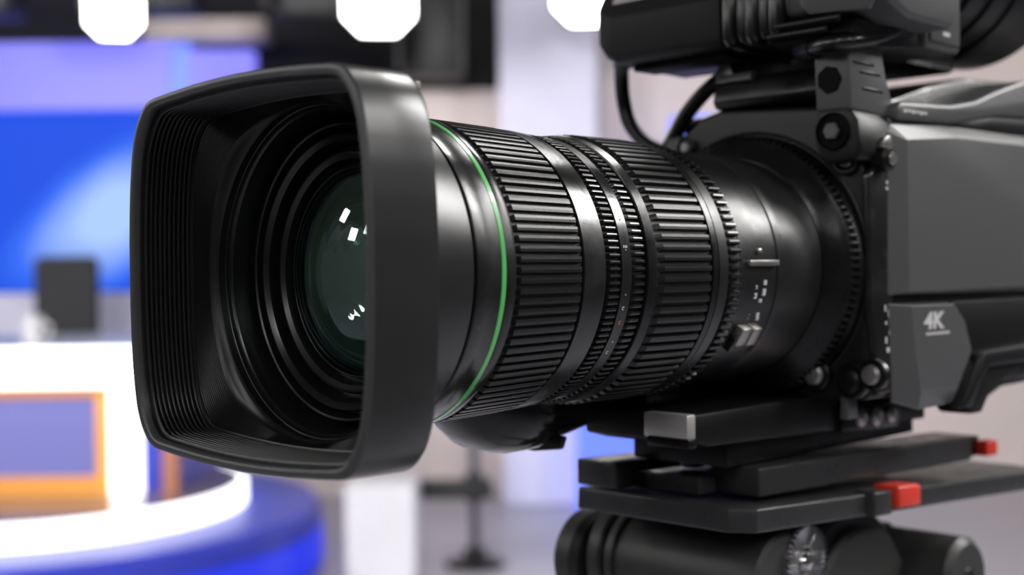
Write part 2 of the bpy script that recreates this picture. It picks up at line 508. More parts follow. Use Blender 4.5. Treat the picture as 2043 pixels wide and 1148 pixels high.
# white plinth and light stand
flat_thing('plinth', box_mesh(-0.70, -0.41, 5.35, 5.65, 0.0, 0.42, 0.01), 'set_white', 'low white plinth standing between the platform and the light stand', 'plinth')
st = room_thing('light_stand', (-0.175, 5.72, 0.0), 'thin grey light stand with a black crossbar and round base', 'stand')
link('base', join_meshes([disc(0, 0, 0.13, 0.0, 0.025, 0.008, 48), disc(0, 0, 0.05, 0.025, 0.08, 0.01, 32)]), 'rig_black', st, 40)
link('pole', cyl('z', (0, 0), 0.021, 0.08, 1.62, 20), 'stand_grey', st, 40)
link('crossbar', box_mesh(-0.24, 0.08, -0.028, 0.028, 0.30, 0.385, 0.01), 'rig_black', st, 40)
link('clamp', cyl('z', (0, 0), 0.042, 0.29, 0.41, 24, 0.006), 'rig_black', st, 40)
link('head_box', box_mesh(-0.10, 0.10, -0.06, 0.06, 1.62, 1.80, 0.015), 'rig_black', st, 40)

# overhead rig: pipes
def pipe(name, p0, p1, r, label):
    me = tube([p0, [(a + b) / 2 for a, b in zip(p0, p1)], p1], r, 12, 2)
    return flat_thing(name, me, 'rig_grey', label, 'pipe', smooth=60)
pipe('lighting_pipe', (-5.2, 7.2, 3.05), (5.2, 7.2, 3.05), 0.045, 'grey lighting pipe carrying the lamps across the dark ceiling')
pipe('lighting_pipe', (-5.2, 1.9, 3.72), (5.2, 1.9, 3.72), 0.04, 'grey lighting pipe overhead between the platform and the camera')
pipe('lighting_pipe', (-5.2, -1.9, 3.45), (5.2, -1.9, 3.45), 0.04, 'grey lighting pipe overhead behind the photographer')
for i, (x, z, ww, hh, lb) in enumerate(((-0.42, 2.62, 0.34, 0.5, 'black lamp housing hanging left of the lavender column'),
                                       (-1.05, 2.82, 0.5, 0.22, 'wide black lamp housing hanging above the lens hood'),
                                       (-2.9, 2.84, 0.4, 0.22, 'black lamp housing hanging above the violet fascia'),
                                       (-1.85, 2.84, 0.3, 0.2, 'small black lamp housing hanging right of the round bright lamp'))):
    hgr = room_thing('lamp_housing', (x, 7.2, z - hh / 2), lb, 'stage lamp')
    link('housing', box_mesh(-ww / 2, ww / 2, -0.15, 0.15, 0.0, hh, 0.03), 'rig_black', hgr, 40)
    link('hanger', cyl('z', (0, 0), 0.02, hh, 2.99 - (z - hh / 2), 12), 'rig_grey', hgr, 40)
    for sg in (-1, 1):
        link('barn_door', box_mesh(sg * ww / 2 - 0.006, sg * ww / 2 + 0.006, -0.30, -0.13, 0.02, hh - 0.02), 'rig_grey', hgr)

def lamp(loc, aim, size, label, m, ceil_z, group='studio lamps', octa=0.25):
    """square LED lamp: housing, glowing face, yoke and hanging rod"""
    e = room_thing('studio_lamp', loc, label, 'studio lamp', group)
    d = (Vector(aim) - Vector(loc)).normalized()
    q = d.to_track_quat('-Y', 'Z')
    e.rotation_mode = 'XYZ'
    R = q.to_euler('XYZ')
    e.rotation_euler = R
    h = size / 2
    ceil_z -= 0.05
    c = size * octa
    pts = [(-h + c, -h), (h - c, -h), (h, -h + c), (h, h - c), (h - c, h), (-h + c, h), (-h, h - c), (-h, -h + c)]
    link('housing', extrude([(a * 1.08, b * 1.08) for a, b in pts], 'y', 0.012, 0.11, 0.006), 'rig_black', e, 40)
    link('lamp_face', extrude(pts, 'y', 0.0, 0.012), m, e)
    yk = join_meshes([box_mesh(-h * 1.2, -h * 1.12, 0.04, 0.08, 0, h * 1.35), box_mesh(h * 1.12, h * 1.2, 0.04, 0.08, 0, h * 1.35),
                      box_mesh(-h * 1.2, h * 1.2, 0.04, 0.08, h * 1.3, h * 1.36)])
    link('yoke', yk, 'rig_grey', e)
    # hanging rod, vertical in the world
    top = Vector(loc) + (R.to_matrix() @ Vector((0, 0.06, h * 1.33)))
    Ri = R.to_matrix().inverted()
    p1 = Ri @ (Vector((top.x, top.y, ceil_z)) - Vector(loc))
    p0 = Vector((0, 0.06, h * 1.33))
    link('hanging_rod', tube([p0, (p0 + p1) / 2, p1], 0.012, 10, 2), 'rig_grey', e, 60)
    return e
lamp((-1.94, 6.4, 2.60), (-0.3, 0, 1.3), 0.26, 'bright round-cornered studio lamp above the violet fascia', 'lamp_face', 3.05)
lamp((-0.62, 6.2, 2.60), (0, 0, 1.3), 0.33, 'bright square studio lamp above the top of the lens hood', 'lamp_face', 3.05)
lamp((0.40, 6.6, 2.72), (0, 0, 1.3), 0.34, 'bright studio lamp half hidden behind the viewfinder', 'lamp_face', 3.05)
# lamps behind and beside the photographer, on the second and third pipes (they mirror in the front glass), plus added fill lamps for the set
lamp((1.6, -1.9, 2.85), (0.1, 0.5, 1.25), 0.6, 'soft studio lamp on the pipe behind the photographer, right end', 'lamp_face_low', 3.45, octa=0.06)
lamp((-0.9, -1.9, 2.9), (0.0, 0.5, 1.25), 0.6, 'soft studio lamp on the pipe behind the photographer, left end', 'lamp_face_low', 3.45, octa=0.06)
lamp((0.85, 1.9, 3.05), (0.05, 0.5, 1.3), 0.42, 'soft studio lamp high above the camera on the middle pipe', 'lamp_face_key', 3.72, octa=0.06)
lamp((-4.3, 1.9, 2.85), (-3.0, 8.2, 1.0), 1.2, 'added fill lamp on the middle pipe aimed at the low set wall', 'lamp_face_soft', 3.72, octa=0.06)  # unseen lamp added to brighten the set wall
lamp((-2.2, 1.9, 2.95), (-1.4, 5.4, 1.0), 0.5, 'studio lamp on the middle pipe aimed at the news desk', 'lamp_face_soft', 3.72, octa=0.06)
lamp((3.6, 1.9, 2.95), (0.9, 7.0, 0.9), 0.8, 'added fill lamp on the middle pipe aimed at the back wall, right end', 'lamp_face_soft', 3.72, octa=0.06)  # unseen lamp, enlarged to brighten the back wall
lamp((-0.3, 1.9, 2.95), (1.6, 6.8, 0.7), 0.8, 'added fill lamp on the middle pipe aimed at the floor near the back wall', 'lamp_face_soft', 3.72, octa=0.06)  # unseen lamp added to lift the floor and beige wall
pipe('lighting_pipe', (2.3, -1.8, 3.5), (2.3, 2.9, 3.5), 0.04, 'grey lighting pipe running along the right side of the studio')
lamp((2.3, 1.3, 2.80), (0.05, 0.55, 1.3), 0.75, 'largest soft studio lamp, on the right side pipe beyond the camera', 'lamp_face_key', 3.5, octa=0.06)
lamp((2.3, 0.0, 2.65), (0.0, 0.5, 1.3), 0.7, 'large soft studio lamp on the right side pipe beside the photographer', 'lamp_face_dim', 3.5, octa=0.06)
for (x_, z_, sz, lb) in ((-2.3, 2.6, 0.3, 'small studio lamp at the left end of the pipe behind the photographer'), (-1.6, 2.3, 0.26, 'small studio lamp hanging low on the pipe behind the photographer'),
                         (0.35, 2.5, 0.28, 'small studio lamp in the middle of the pipe behind the photographer'), (2.6, 2.4, 0.3, 'small studio lamp at the right end of the pipe behind the photographer')):
    lamp((x_, -1.9, z_), (0.0, 0.4, 1.25), sz, lb, 'lamp_face_dim', 3.45, octa=0.06)
pipe('lighting_pipe', (-2.9, -1.8, 3.35), (-2.9, 2.9, 3.35), 0.04, 'grey lighting pipe running along the left side of the studio')
for (y_, z_, sz, lb) in ((-0.9, 2.75, 0.42, 'studio lamp on the left side pipe, nearest to the photographer'), (-0.2, 2.35, 0.36, 'studio lamp on the left side pipe, second from the photographer'),
                         (0.6, 2.75, 0.36, 'studio lamp on the left side pipe, third from the photographer'), (1.3, 2.15, 0.26, 'small studio lamp on the left side pipe, fourth from the photographer'),
                         (1.9, 2.45, 0.30, 'studio lamp on the left side pipe, fifth from the photographer'), (2.5, 2.05, 0.26, 'small studio lamp on the left side pipe, nearest to the video wall')):
    lamp((-2.9, y_, z_), (0.0, 0.4, 1.25), sz, lb, 'lamp_face_dim', 3.35, octa=0.06)

# ------------------------------------------------------------------ zoom lens
lens = Thing('zoom_lens', 'black broadcast zoom lens with a square hood and thin green ring', 'lens', (0, 0.06, -0.05))

# hood outline (half width 62, half height 57.5), rays at equal angles
Q = [(62.4, 0), (62.4, 10), (62.0, 20), (61.3, 29), (60.2, 37), (58.9, 43.2), (56.6, 48.4), (53.4, 52.4), (50.6, 54.6), (47.6, 55.5),
     (37, 56.4), (24, 57.3), (12, 57.8), (0, 58.0)]
OUT = Q[:-1] + [(-x, y) for x, y in Q[::-1]][:-1] + [(-x, -y) for x, y in Q][:-1] + [(x, -y) for x, y in Q[::-1]][:-1]
NH = 192
def outline(off=0.0):
    pts = []
    m = len(OUT)
    for k in range(NH):
        a = 2 * pi * k / NH
        dx, dy = cos(a), sin(a)
        for i in range(m):
            x0, y0 = OUT[i]; x1, y1 = OUT[(i + 1) % m]
            ex, ey = x1 - x0, y1 - y0
            den = dx * ey - dy * ex
            if abs(den) < 1e-9: continue
            t = (x0 * ey - y0 * ex) / den
            q = (x0 * dy - y0 * dx) / den
            if t > 0 and -1e-6 <= q <= 1 + 1e-6:
                pts.append((t * dx * (62.4 - off) / 62.4, t * dy * (58 - off) / 58)); break
    return pts
BASE_O = outline(0)
def hl(s, off, blend=0.0, r=50.0):
    pts = []
    for k in range(NH):
        x, y = BASE_O[k]
        x *= (62.4 - off) / 62.4; y *= (58 - off) / 58
        a = 2 * pi * k / NH
        pts.append((x * (1 - blend) + r * cos(a) * blend, s, y * (1 - blend) + r * sin(a) * blend))
    return pts
hood_loops = [hl(-58.9, 0.0), hl(-50, -0.1), hl(-38.5, -0.2),
              hl(-36.6, 0.3), hl(-35.4, 1.6), hl(-34.4, 3.6), hl(-33.0, 3.0, 0.55, 54.6), hl(-31.2, 3, 1.0, 54.2), hl(-22, 3, 1, 53.4), hl(-14.2, 3, 1, 52.2), hl(-13.6, 3, 1, 51.4), hl(-13.6, 3, 1, 48.5)]
hood = lens.part('lens_hood', loft(hood_loops, False, False), 'hood_plastic', 32, 'square black lens hood')
sub(hood, 'hood_rim', loft([hl(-57.6, 3.2), hl(-59.0, 3.0), hl(-59.7, 2.6), hl(-60.0, 2.0), hl(-60.0, 1.0), hl(-59.7, 0.35), hl(-58.9, 0.0)], False, False), 'rim_plastic_lit', 40, 'front rim of the hood, lightened as if lit')
bl = [hl(-57.6, 3.2), hl(-56.9, 3.4)]
s0 = -56.4
NR = 10
for i in range(NR):
    s = s0 + i * 1.62
    o = 3.5 + 0.10 * i
    bl += [hl(s, o - 0.1), hl(s + 0.16, o + 0.5), hl(s + 0.36, o + 0.85), hl(s + 0.60, o + 0.95), hl(s + 0.82, o + 0.6), hl(s + 1.0, o - 0.1)]
bl += [hl(-39.9, 4.8), hl(-39.6, 5.6)]
NG = 16
for i in range(NG):
    t = i / NG * 0.8
    s = -39.4 + 5.2 * t
    b = t * 0.9
    bl += [hl(s, 5.6, b, 51.9), hl(s - 0.22, 5.6, b + 0.010, 51.9), hl(s - 0.20, 5.6, b + 0.022, 51.9), hl(s + 0.05, 5.6, b + 0.030, 51.9)]
bl += [hl(-34.6, 5.6, 0.86, 51.9), hl(-34.1, 5.6, 1.0, 52.0), hl(-33.7, 5.6, 1.0, 51.6), hl(-33.2, 5.6, 1.0, 51.3)]
sub(hood, 'hood_baffle', loft(bl, False, False), 'baffle_plastic', 48, 'ridged matt black inner wall of the hood')
sub(hood, 'hood_screw', cyl('z', (46, -31), 2.2, 51, 53.2, 16, 0.4), 'worn_metal', 30)

# stepped front cone inside the hood
cone = [(-33.2, 51.4), (-30.8, 51.2), (-30.6, 50.9), (-29.6, 50.7), (-29.0, 50.3), (-28.6, 49.9), (-27.6, 49.6), (-22.0, 49.2), (-16, 48.8), (-14, 47.8), (-15, 47.0),
        (-22.0, 46.6), (-22.4, 46.2), (-22.0, 45.6), (-13.0, 45.2), (-13.0, 44.0), (-21.0, 43.4), (-21.6, 43.0), (-21.7, 42.4), (-20.9, 41.4), (-20.4, 40.9), (-13, 40.4), (-13, 39),
        (-17.8, 38.2), (-18.5, 37.7), (-18.6, 37.0), (-17.6, 35.6), (-13, 35.0), (-13, 34), (-15.9, 33.3), (-16.1, 32.9), (-15.8, 32.4), (-10, 32.2)]
lens.part('front_cone', lathe(cone, 192), 'inner_ring', 25, 'stepped concentric rings around the front glass')
# front element (convex glass) and the elements behind it
def dome(r, apex, edge, n=14):
    R = (r * r + (edge - apex) ** 2) / (2 * (edge - apex))
    pr = []
    for i in range(n + 1):
        a = math.asin(r / R) * i / n
        pr.append((apex + R * (1 - cos(a)), max(R * sin(a), 0.02)))
    return pr
fe = dome(32.6, -27.0, -16.2)
back = [(p[0] + 4.0 - 3.5 * (p[1] / 32.6) ** 2 * 0.2, p[1] * 0.995) for p in fe][::-1]
back = [(-11.0 - 3.0 * (1 - (p[1] / 32.6) ** 2), p[1] * 0.995) for p in fe][::-1]
lens.part('front_element', lathe(fe, 160), 'glass', 40, 'convex coated front glass with green reflections')
lens.part('element_bezel', lathe([(-16.0, 32.5), (-14.5, 32.2), (-13.9, 31.8), (-13.2, 31.6), (-12.8, 31.3), (-12.0, 31.2)], 128), 'inner_black', 25)
dish = []
for i in range(61):
    r = 31.3 * (1 - i / 60)
    dish.append((-13.0 + 8.5 * (1 - (r / 31.3) ** 2) + 0.05 * sin(r * 1.9) * (r / 31.3), max(r, 0.03)))
lens.part('second_element', lathe(dish, 128), 'coated_inner', 60, 'hollow greenish coated inner glass')

# barrel: each ring its own part
def ring_part(name, prof, m, label=None, smooth=30):
    lo = min(p[1] for p in prof) - 6
    pr = list(prof)
    return lens.part(name, lathe([(pr[0][0], lo)] + pr + [(pr[-1][0], lo)], 192), m, smooth, label)
ring_part('groove_ring', [(-13.6, 50.0), (-11.6, 50.0)], 'inner_black')
ring_part('front_barrel', [(-11.7, 50.6), (-11.3, 51.0), (-7.0, 50.9), (-6.5, 50.7), (-1.1, 50.3)], 'barrel_band', 'smooth black front barrel')
ring_part('green_ring', [(-1.15, 50.2), (-0.9, 50.5), (0.7, 50.5), (0.95, 50.2)], 'green_ring', 'thin bright green ring')
ring_part('collar', [(0.9, 50.2), (1.1, 50.3), (4.6, 50.1), (5.6, 49.7), (6.4, 49.0)], 'barrel_band')
fr_ = ring_part('focus_ring', [(6.4, 48.6), (37.2, 47.6)], 'rubber_base', 'ribbed rubber focus ring')
def rib_mesh(sa, sb, ra, rb, hb, w0, w1, ch=1.0, ch2=None):
    """grip bar lying along the axis at angle zero: feet w0 wide, crest w1 wide"""
    ch2 = ch if ch2 is None else ch2
    st = [(sa, ra - 0.8, ra - 0.3, 1.0), (sa + ch, ra - 0.8, ra + hb, 0.75), (sb - ch2, rb - 0.8, rb + hb, 0.75), (sb, rb - 0.8, rb - 0.3, 1.0)]
    v = []
    for s, r0, r1, q in st:
        v += [(r0, s, -w0 / 2), (r1, s, -w1 / 2), (r1 + 0.08, s, 0), (r1, s, w1 / 2), (r0, s, w0 / 2)]
    f = [tuple(range(5)), tuple(range(15, 20))]
    for i in range(3):
        for k in range(4):
            f.append((i * 5 + k, i * 5 + k + 1, i * 5 + 6 + k, i * 5 + 5 + k))
        f.append((i * 5, i * 5 + 5, i * 5 + 9, i * 5 + 4))
    return mesh('rib', v, f)
ring_of(fr_, 'grip_rib', rib_mesh(6.9, 36.6, 48.6, 47.7, 1.25, 2.45, 1.75, 0.8), 'rubber', 96)
ring_part('scale_band', [(37.2, 48.2), (37.5, 48.8), (44.0, 48.6), (44.2, 48.45), (48.0, 48.3), (48.5, 47.6)], 'barrel_band', 'glossy smooth band behind the focus ring')
g1 = ring_part('gear_ring', [(48.6, 47.0), (49.4, 47.2), (49.6, 46.2), (57.0, 46.0)], 'rubber_base', 'fine-toothed gear ring')
ring_of(g1, 'gear_tooth', rib_mesh(49.9, 56.8, 46.2, 46.0, 1.7, 1.6, 0.9, 0.9), 'gear_black', 132)
ring_part('index_ring', [(57.0, 46.9), (57.2, 47.5), (62.3, 47.3), (62.5, 46.8)], 'barrel_band', 'narrow ring with tiny white and orange marks')
g2 = ring_part('gear_ring', [(62.5, 46.4), (69.6, 46.2)], 'rubber_base')
ring_of(g2, 'gear_tooth', rib_mesh(63.0, 69.3, 46.4, 46.2, 1.35, 2.0, 1.1, 1.0, 0.3), 'gear_black', 118)
ring_part('dark_band', [(69.7, 47.5), (70.0, 48.3), (74.0, 48.6), (74.4, 48.2)], 'barrel_black')
zr = ring_part('zoom_ring', [(74.4, 47.6), (105.4, 47.6)], 'rubber_base', 'ribbed rubber zoom ring')
ring_of(zr, 'grip_rib', rib_mesh(75.4, 104.6, 47.8, 47.8, 1.3, 2.7, 1.8, 2.2, 0.4), 'rubber', 84)
ring_part('rear_band', [(105.4, 48.4), (105.6, 48.9), (108.6, 48.9), (108.8, 48.0)], 'barrel_black')
ring_part('iris_ring', [(108.8, 47.4), (109.3, 47.6), (109.6, 48.6), (115.0, 48.5), (115.3, 47.4)], 'barrel_band', 'smooth glossy iris ring')
g3 = ring_part('gear_ring', [(115.3, 47.0), (124.4, 46.8)], 'rubber_base')
ring_of(g3, 'gear_tooth', rib_mesh(116.3, 123.8, 46.9, 46.8, 1.7, 2.1, 1.3, 0.8, 0.5), 'gear_black', 96)
rear = ring_part('rear_barrel', [(124.4, 46.2), (124.8, 46.9), (136, 46.8), (136.3, 46.4), (149, 46.3), (149.4, 46.8), (153, 46.9), (153.4, 46.3), (171, 46.2), (171.3, 45.8), (184, 45.6)],
                 'worn_barrel', 'glossy worn rear barrel')
# printed marks on the index ring
def on_ring(s, r, ang):
    return Matrix.Rotation(-ang, 4, 'Y') @ Matrix.Translation((r, s, 0))
idx = [o for o in lens.e.children if o.name.startswith('index_ring')][0]
for k, (ang, colr, kind_) in enumerate(((9, 'print_white', 0), (7.5, 'print_orange', 1), (-10.5, 'print_orange', 1), (-16, 'print_white', 2), (-22, 'print_orange', 2), (-31, 'print_white', 1), (-36, 'print_white', 2), (20, 'print_orange', 1), (31, 'print_white', 0))):
    if kind_ == 2:
        me = tube([(0, 0.5 * cos(t), 0.55 * sin(t)) for t in (0.6, 1.6, 2.6, 3.6, 4.6, 5.6)], 0.14, 6, 3)
    elif kind_ == 1:
        me = box_mesh(-0.1, 0.1, -0.3, 0.3, -0.15, 0.35)
    else:
        me = join_meshes([box_mesh(-0.1, 0.1, -1.2 + i * 0.8, -0.8 + i * 0.8, -0.5, 0.4) for i in range(3)])
    me.transform(on_ring(59.6, 47.45, radians(ang)))
    sub(idx, 'printed_mark', me, colr, None)
# small levers and lettering blocks on the rear barrel
def ring_block(s0, s1, ang, w, h, r=46.5, bev=0.4):
    me = box_mesh(-2, h, s0, s1, -w / 2, w / 2, bev)
    me.transform(Matrix.Rotation(-radians(ang), 4, 'Y') @ Matrix.Translation((r, 0, 0)))
    return me
sub(rear, 'iris_lever', join_meshes([ring_block(129.5, 135.6, -31.5, 7.5, 3.6), ring_block(136.4, 142, -31.5, 7.5, 3.6)]), 'worn_metal', 30, 'small twin metal lever')
sub(rear, 'lever_base', ring_block(128, 143, -36, 6, 3.2), 'barrel_black', 30)
sub(rear, 'index_bar', ring_block(129, 148, 2.0, 2.2, 1.9), 'worn_metal', 30)
sub(rear, 'index_pin', ring_block(135.5, 138, 7.5, 1.8, 1.4), 'worn_metal', 30)
for (s, a, wd) in ((134.5, -9, 1.4), (140.5, -7, 1.8), (140.5, -11.5, 2.6), (135, -13, 2.2), (139, -15.5, 1.2), (133.5, -23, 2.0), (139.8, -22.5, 1.6), (140.5, -24.5, 1.2)):
    sub(rear, 'printed_mark', ring_block(s, s + 1.7, a, wd, 0.35, 46.45, 0.0), 'print_white', None)
# clamp ring at the mount, with teeth
cl = ring_part('mount_ring', [(182, 46), (183.5, 48.5), (187, 52), (188.5, 54.2), (194.5, 55.0), (196, 54.4)], 'barrel_black', 'toothed clamp ring at the lens mount')
ring_of(cl, 'ring_tooth', rib_mesh(188.4, 194.4, 53.8, 54.6, 1.5, 1.9, 1.2, 1.6, 0.6), 'body_black', 112)
# servo drive grip under the lens
gl = []
for s, b, hw, cx in ((50, -50, 6, -34), (53, -56, 12, -34), (58, -62, 17, -34), (66, -67.5, 21, -34), (76, -70, 23, -34), (88, -69.8, 23, -34), (92, -68.4, 22, -34), (104, -66.4, 21, -34), (118, -63.5, 20, -33), (130, -60.5, 19, -32), (140, -58, 18, -32)):
    lp = []
    t = -30
    for k in range(28):
        a = 2 * pi * k / 28
        ca, sa = cos(a), sin(a)
        q = 2.6
        x = cx + hw * math.copysign(abs(ca) ** (2 / q), ca)
        z = (t + b) / 2 + (t - b) / 2 * math.copysign(abs(sa) ** (2 / q), sa)
        lp.append((x, s, z))
    gl.append(lp)
grip = lens.part('drive_unit', loft(gl), 'leather_black', 50, 'black servo drive unit under the barrel')
sub(grip, 'drive_rib', extrude([(-52, -67), (-46, -70.5), (-30, -70.9), (-16, -69), (-14, -64), (-50, -62)], 'y', 94, 97, 0.8), 'body_black', 30)
sub(grip, 'drive_bracket', extrude([(135, -46), (139, -60), (148, -66), (166, -73), (180, -74), (190, -60), (190, -46)], 'x', -52, -8, 2), 'body_black', 30)

# ------------------------------------------------------------------ television camera body
tv = Thing('television_camera', 'black and grey shoulder television camera behind the zoom lens', 'camera', (0, 0.25, -0.066))
fp = [(-46, 44), (-40, 52), (-33, 60), (-25, 66.5), (-14, 69.2), (36, 66), (46, 57), (53, 46), (55.5, 36), (56.5, 0), (56.5, -20), (56, -54), (-50, -54), (-54, -30), (-54, 20)]
front = tv.part('front_plate', extrude(fp, 'y', 197.5, 214, 2.2, 3), 'body_dark', 30, 'front plate around the lens mount')
sub(front, 'mount_flange', lathe([(194, 53.0), (194, 55.0), (195, 55.8), (197.0, 56.4), (199, 56.5)], 128), 'body_black', 30)
sub(front, 'mount_groove', lathe([(197.0, 57.0), (196.6, 57.6), (197.0, 58.3), (199, 58.6)], 128), 'body_dark', 30)
for (x, z, r) in ((-32, 54, 3.2), (48.3, 43.2, 4.6)):
    sc_ = sub(front, 'screw_boss', lathe([(-2.6, r + 1.6), (-3.2, r + 1.0), (-3.2, r), (-1.2, r - 0.2)], 28), 'body_black', 30)
    sc_.location = (x * MM, 197.6 * MM, z * MM)
    h_ = sub(sc_, 'screw_head', cyl('y', (0, 0), r * 0.72, -1.0, -3.0, 20, 0.5), 'worn_metal', 30)
# rounded trim on the near edge of the front plate
sub(front, 'edge_trim', extrude([(196.6, -18), (196.6, 37), (200, 40), (215, 40), (215, -52), (203, -52)], 'x', 54.5, 58.6, 1.6, 3), 'barrel_band', 30)
for (z, s) in ((34, 210), (31.5, 210)):
    sub(front, 'printed_mark', box_mesh(58.5, 58.75, s - 0.8, s + 0.8, z - 0.6, z + 0.6), 'print_white', None)
for (z, s, a, b) in ((-17, 208, 1.0, 2.6), (-19, 211, 1.6, 3.0), (-23, 208.5, 1.2, 1.2), (-27, 212, 2.0, 1.6), (-30, 208.5, 1.3, 2.6), (-34, 210, 2.2, 2.0)):
    sub(front, 'printed_mark', box_mesh(58.5, 58.75, s - a / 2, s + a / 2, z - b / 2, z + b / 2), 'print_white', None)
# connectors low on the front
for (x, z, r, m_) in ((34.5, -44, 4.6, 'worn_metal'), (51, -46, 5.2, 'body_black'), (60.5, -43, 4.2, 'worn_metal')):
    c_ = sub(front, 'connector', lathe([(-1, r + 2.2), (-3.5, r + 2.0), (-4.2, r + 1.2), (-4.2, r), (-0.5, r - 0.3), (-0.5, 0.05)], 32), 'body_black', 30)
    c_.location = (x * MM, 197.6 * MM, z * MM)
    sub(c_, 'connector_cap', lathe([(-2.4, r), (-5.6, r * 0.95), (-6.6, r * 0.7), (-6.8, 0.05)], 28), m_, 30)
sub(front, 'cable_channel', extrude([(44.5, -62), (45, -52), (48, -52), (48.5, -62)], 'y', 196, 204, 0.5), 'body_grey', 30)

# clamp block with recessed bolt above the mount, on the near side
blk = tv.part('bolt_block', extrude([(40.5, 44), (39, 50), (39.4, 58), (41.5, 63), (46, 65), (54, 63.5), (58, 58), (59.5, 46), (58, 42), (44, 41)], 'y', 188, 214, 1.6, 3), 'body_dark', 30, 'block with a recessed bolt above the lens mount')
b_ = sub(blk, 'bolt_recess_shade', lathe([(0.8, 7.6), (-0.4, 7.4), (-0.6, 7.0), (0.6, 6.5), (0.7, 0.05)], 36), 'void_black', 30)  # shallow black dish, the deep recess's shade is in its colour
b_.location = (47.6 * MM, 186.9 * MM, 54 * MM)
sub(b_, 'bolt', cyl('y', (0, 0), 3.6, 0.8, -1.6, 6, 0.5), 'body_grey', 30)
kn = sub(blk, 'side_knob', cyl('x', (205, 43), 5.2, 56, 63.5, 28, 1.2), 'body_black', 30)
sub(kn, 'knob_cap', cyl('x', (205, 43), 2.8, 63.4, 64.6, 20, 0.5), 'worn_metal', 30)
sub(blk, 'worn_tab', extrude([(201, 47.5), (211, 47.5), (209, 53), (205, 52)], 'x', 57.5, 61.2, 0.8), 'worn_metal', 30)
# upright bracket that carries the viewfinder
br = tv.part('upright_bracket', extrude([(187, 62), (186, 80), (186, 92), (211, 92), (215, 78), (222, 64), (222, 60)], 'x', 40, 56, 1.6, 3), 'body_grey', 30, 'grey upright bracket under the viewfinder')
sub(br, 'bracket_hole_shade', cyl('y', (47.0, 74.5), 5.6, 185.6, 187.5, 7, 0.2), 'void_black', 30)  # black disc on the face stands for the shaded inside of a hole
for (u_, a) in ((81, 199), (77.5, 204), (71, 206)):
    sub(br, 'cooling_slot', box_mesh(55.7, 56.35, a - 10, a + 6, u_ - 0.6, u_ + 0.6, 0.2), 'inner_black', 30)
# viewfinder rail over the front plate
rail = tv.part('top_rail', extrude([(196, 69), (194, 72), (196, 79), (200, 83), (212, 84), (222, 80), (222, 68)], 'x', -16, 42, 1.2, 2), 'body_black', 30, 'black rail across the top of the front plate')
sub(rail, 'rail_edge', extrude([(193.5, 80.5), (196, 84), (206, 85.5), (206, 82), (197, 80)], 'x', -14, 4, 0.6), 'worn_metal', 30)
tv.part('rail_post', box_mesh(-10, 40, 200, 232, 80, 92, 1.5), 'body_black', 30)

# main housing
tv.part('body_shell', box_mesh(-58, 58, 213, 450, -54, 62, 3), 'body_dark', 30)
# upper side panel: chamfered slab
def slab(outer, inner, l0, l1):
    lo = [[(l0, s, u) for s, u in outer], [(l0 + (l1 - l0) * 0.15, s, u) for s, u in outer], [(l1, s, u) for s, u in inner]]
    return bevel_mesh(loft(lo), 0.5, 2, 15)
tv.part('side_panel', slab([(209.5, -12), (210.5, 54.5), (213, 58), (255, 60.5), (450, 61.5), (450, -13)],
                           [(220, -10.8), (219.2, 51.0), (219.6, 51.6), (262, 55), (450, 57.5), (450, -9.5)], 57.5, 63.0), 'body_grey', 12, 'large plain grey side panel')
lowp = tv.part('lower_panel', slab([(209.5, -15.2), (262, -15.6), (279, -34), (283, -40), (266, -60), (236, -60.5), (213, -55.5)],
                            [(220.5, -16.2), (258, -16.6), (268, -24), (274, -37), (261, -52), (228, -51.5), (224, -33)], 57.5, 63.4), 'body_grey', 12, 'lower grey panel with a small printed logo')
tv.part('recess_panel', box_mesh(57, 60.5, 262, 450, -40, -15.4, 1.0), 'body_dark', 30)
arch = [(262, -62), (268, -56), (279, -43), (288, -38.5), (450, -36), (450, -44), (292, -45.5), (285, -50), (275, -62)]
tv.part('arch_trim', extrude(arch, 'x', 55, 63.5, 1.0), 'inner_black', 30)
tv.part('arch_skirt', extrude([(275, -62), (285, -50), (292, -45.5), (330, -44.5), (330, -50), (306, -54), (296, -60), (290, -66), (280, -66)], 'x', 45, 60.5, 1.0), 'body_dark', 30)
tv.part('shoulder_pad', extrude([(290, -54), (296, -62), (300, -66), (330, -58), (450, -56), (450, -50)], 'x', -50, 52, 2.0), 'inner_black', 30)
# top cover with a rising ridge
cov = [(216, 59.5), (216, 65.5), (219, 67.5), (262, 69.5), (285, 73), (309, 80), (337, 87), (380, 93), (450, 95), (450, 72), (337, 69.5), (309, 68), (285, 64.5), (262, 61.2)]
tv.part('top_cover', extrude(cov, 'x', 20, 60.5, 2.0, 3), 'body_grey', 30, 'grey top cover rising towards the rear')
tv.part('cover_scoop', extrude([(262, 61.3), (285, 64.5), (309, 67.8), (337, 69.4), (450, 72), (450, 61), (300, 60)], 'x', 25, 58.5, 0.6), 'inner_black', 30)
tv.part('top_deck', extrude([(220, 62), (222, 70), (262, 74), (300, 84), (340, 92), (450, 98), (450, 62)], 'x', -52, 30, 2), 'body_black', 30)
for k in range(6):
    sub(tv.e.children[-1], 'printed_mark', box_mesh(60.4, 60.8, 220.5 + k * 3.4, 223.0 + k * 3.4, 63.0 + (k % 2) * 0.4, 64.4), 'print_white', None).location = (0, 0, 0)

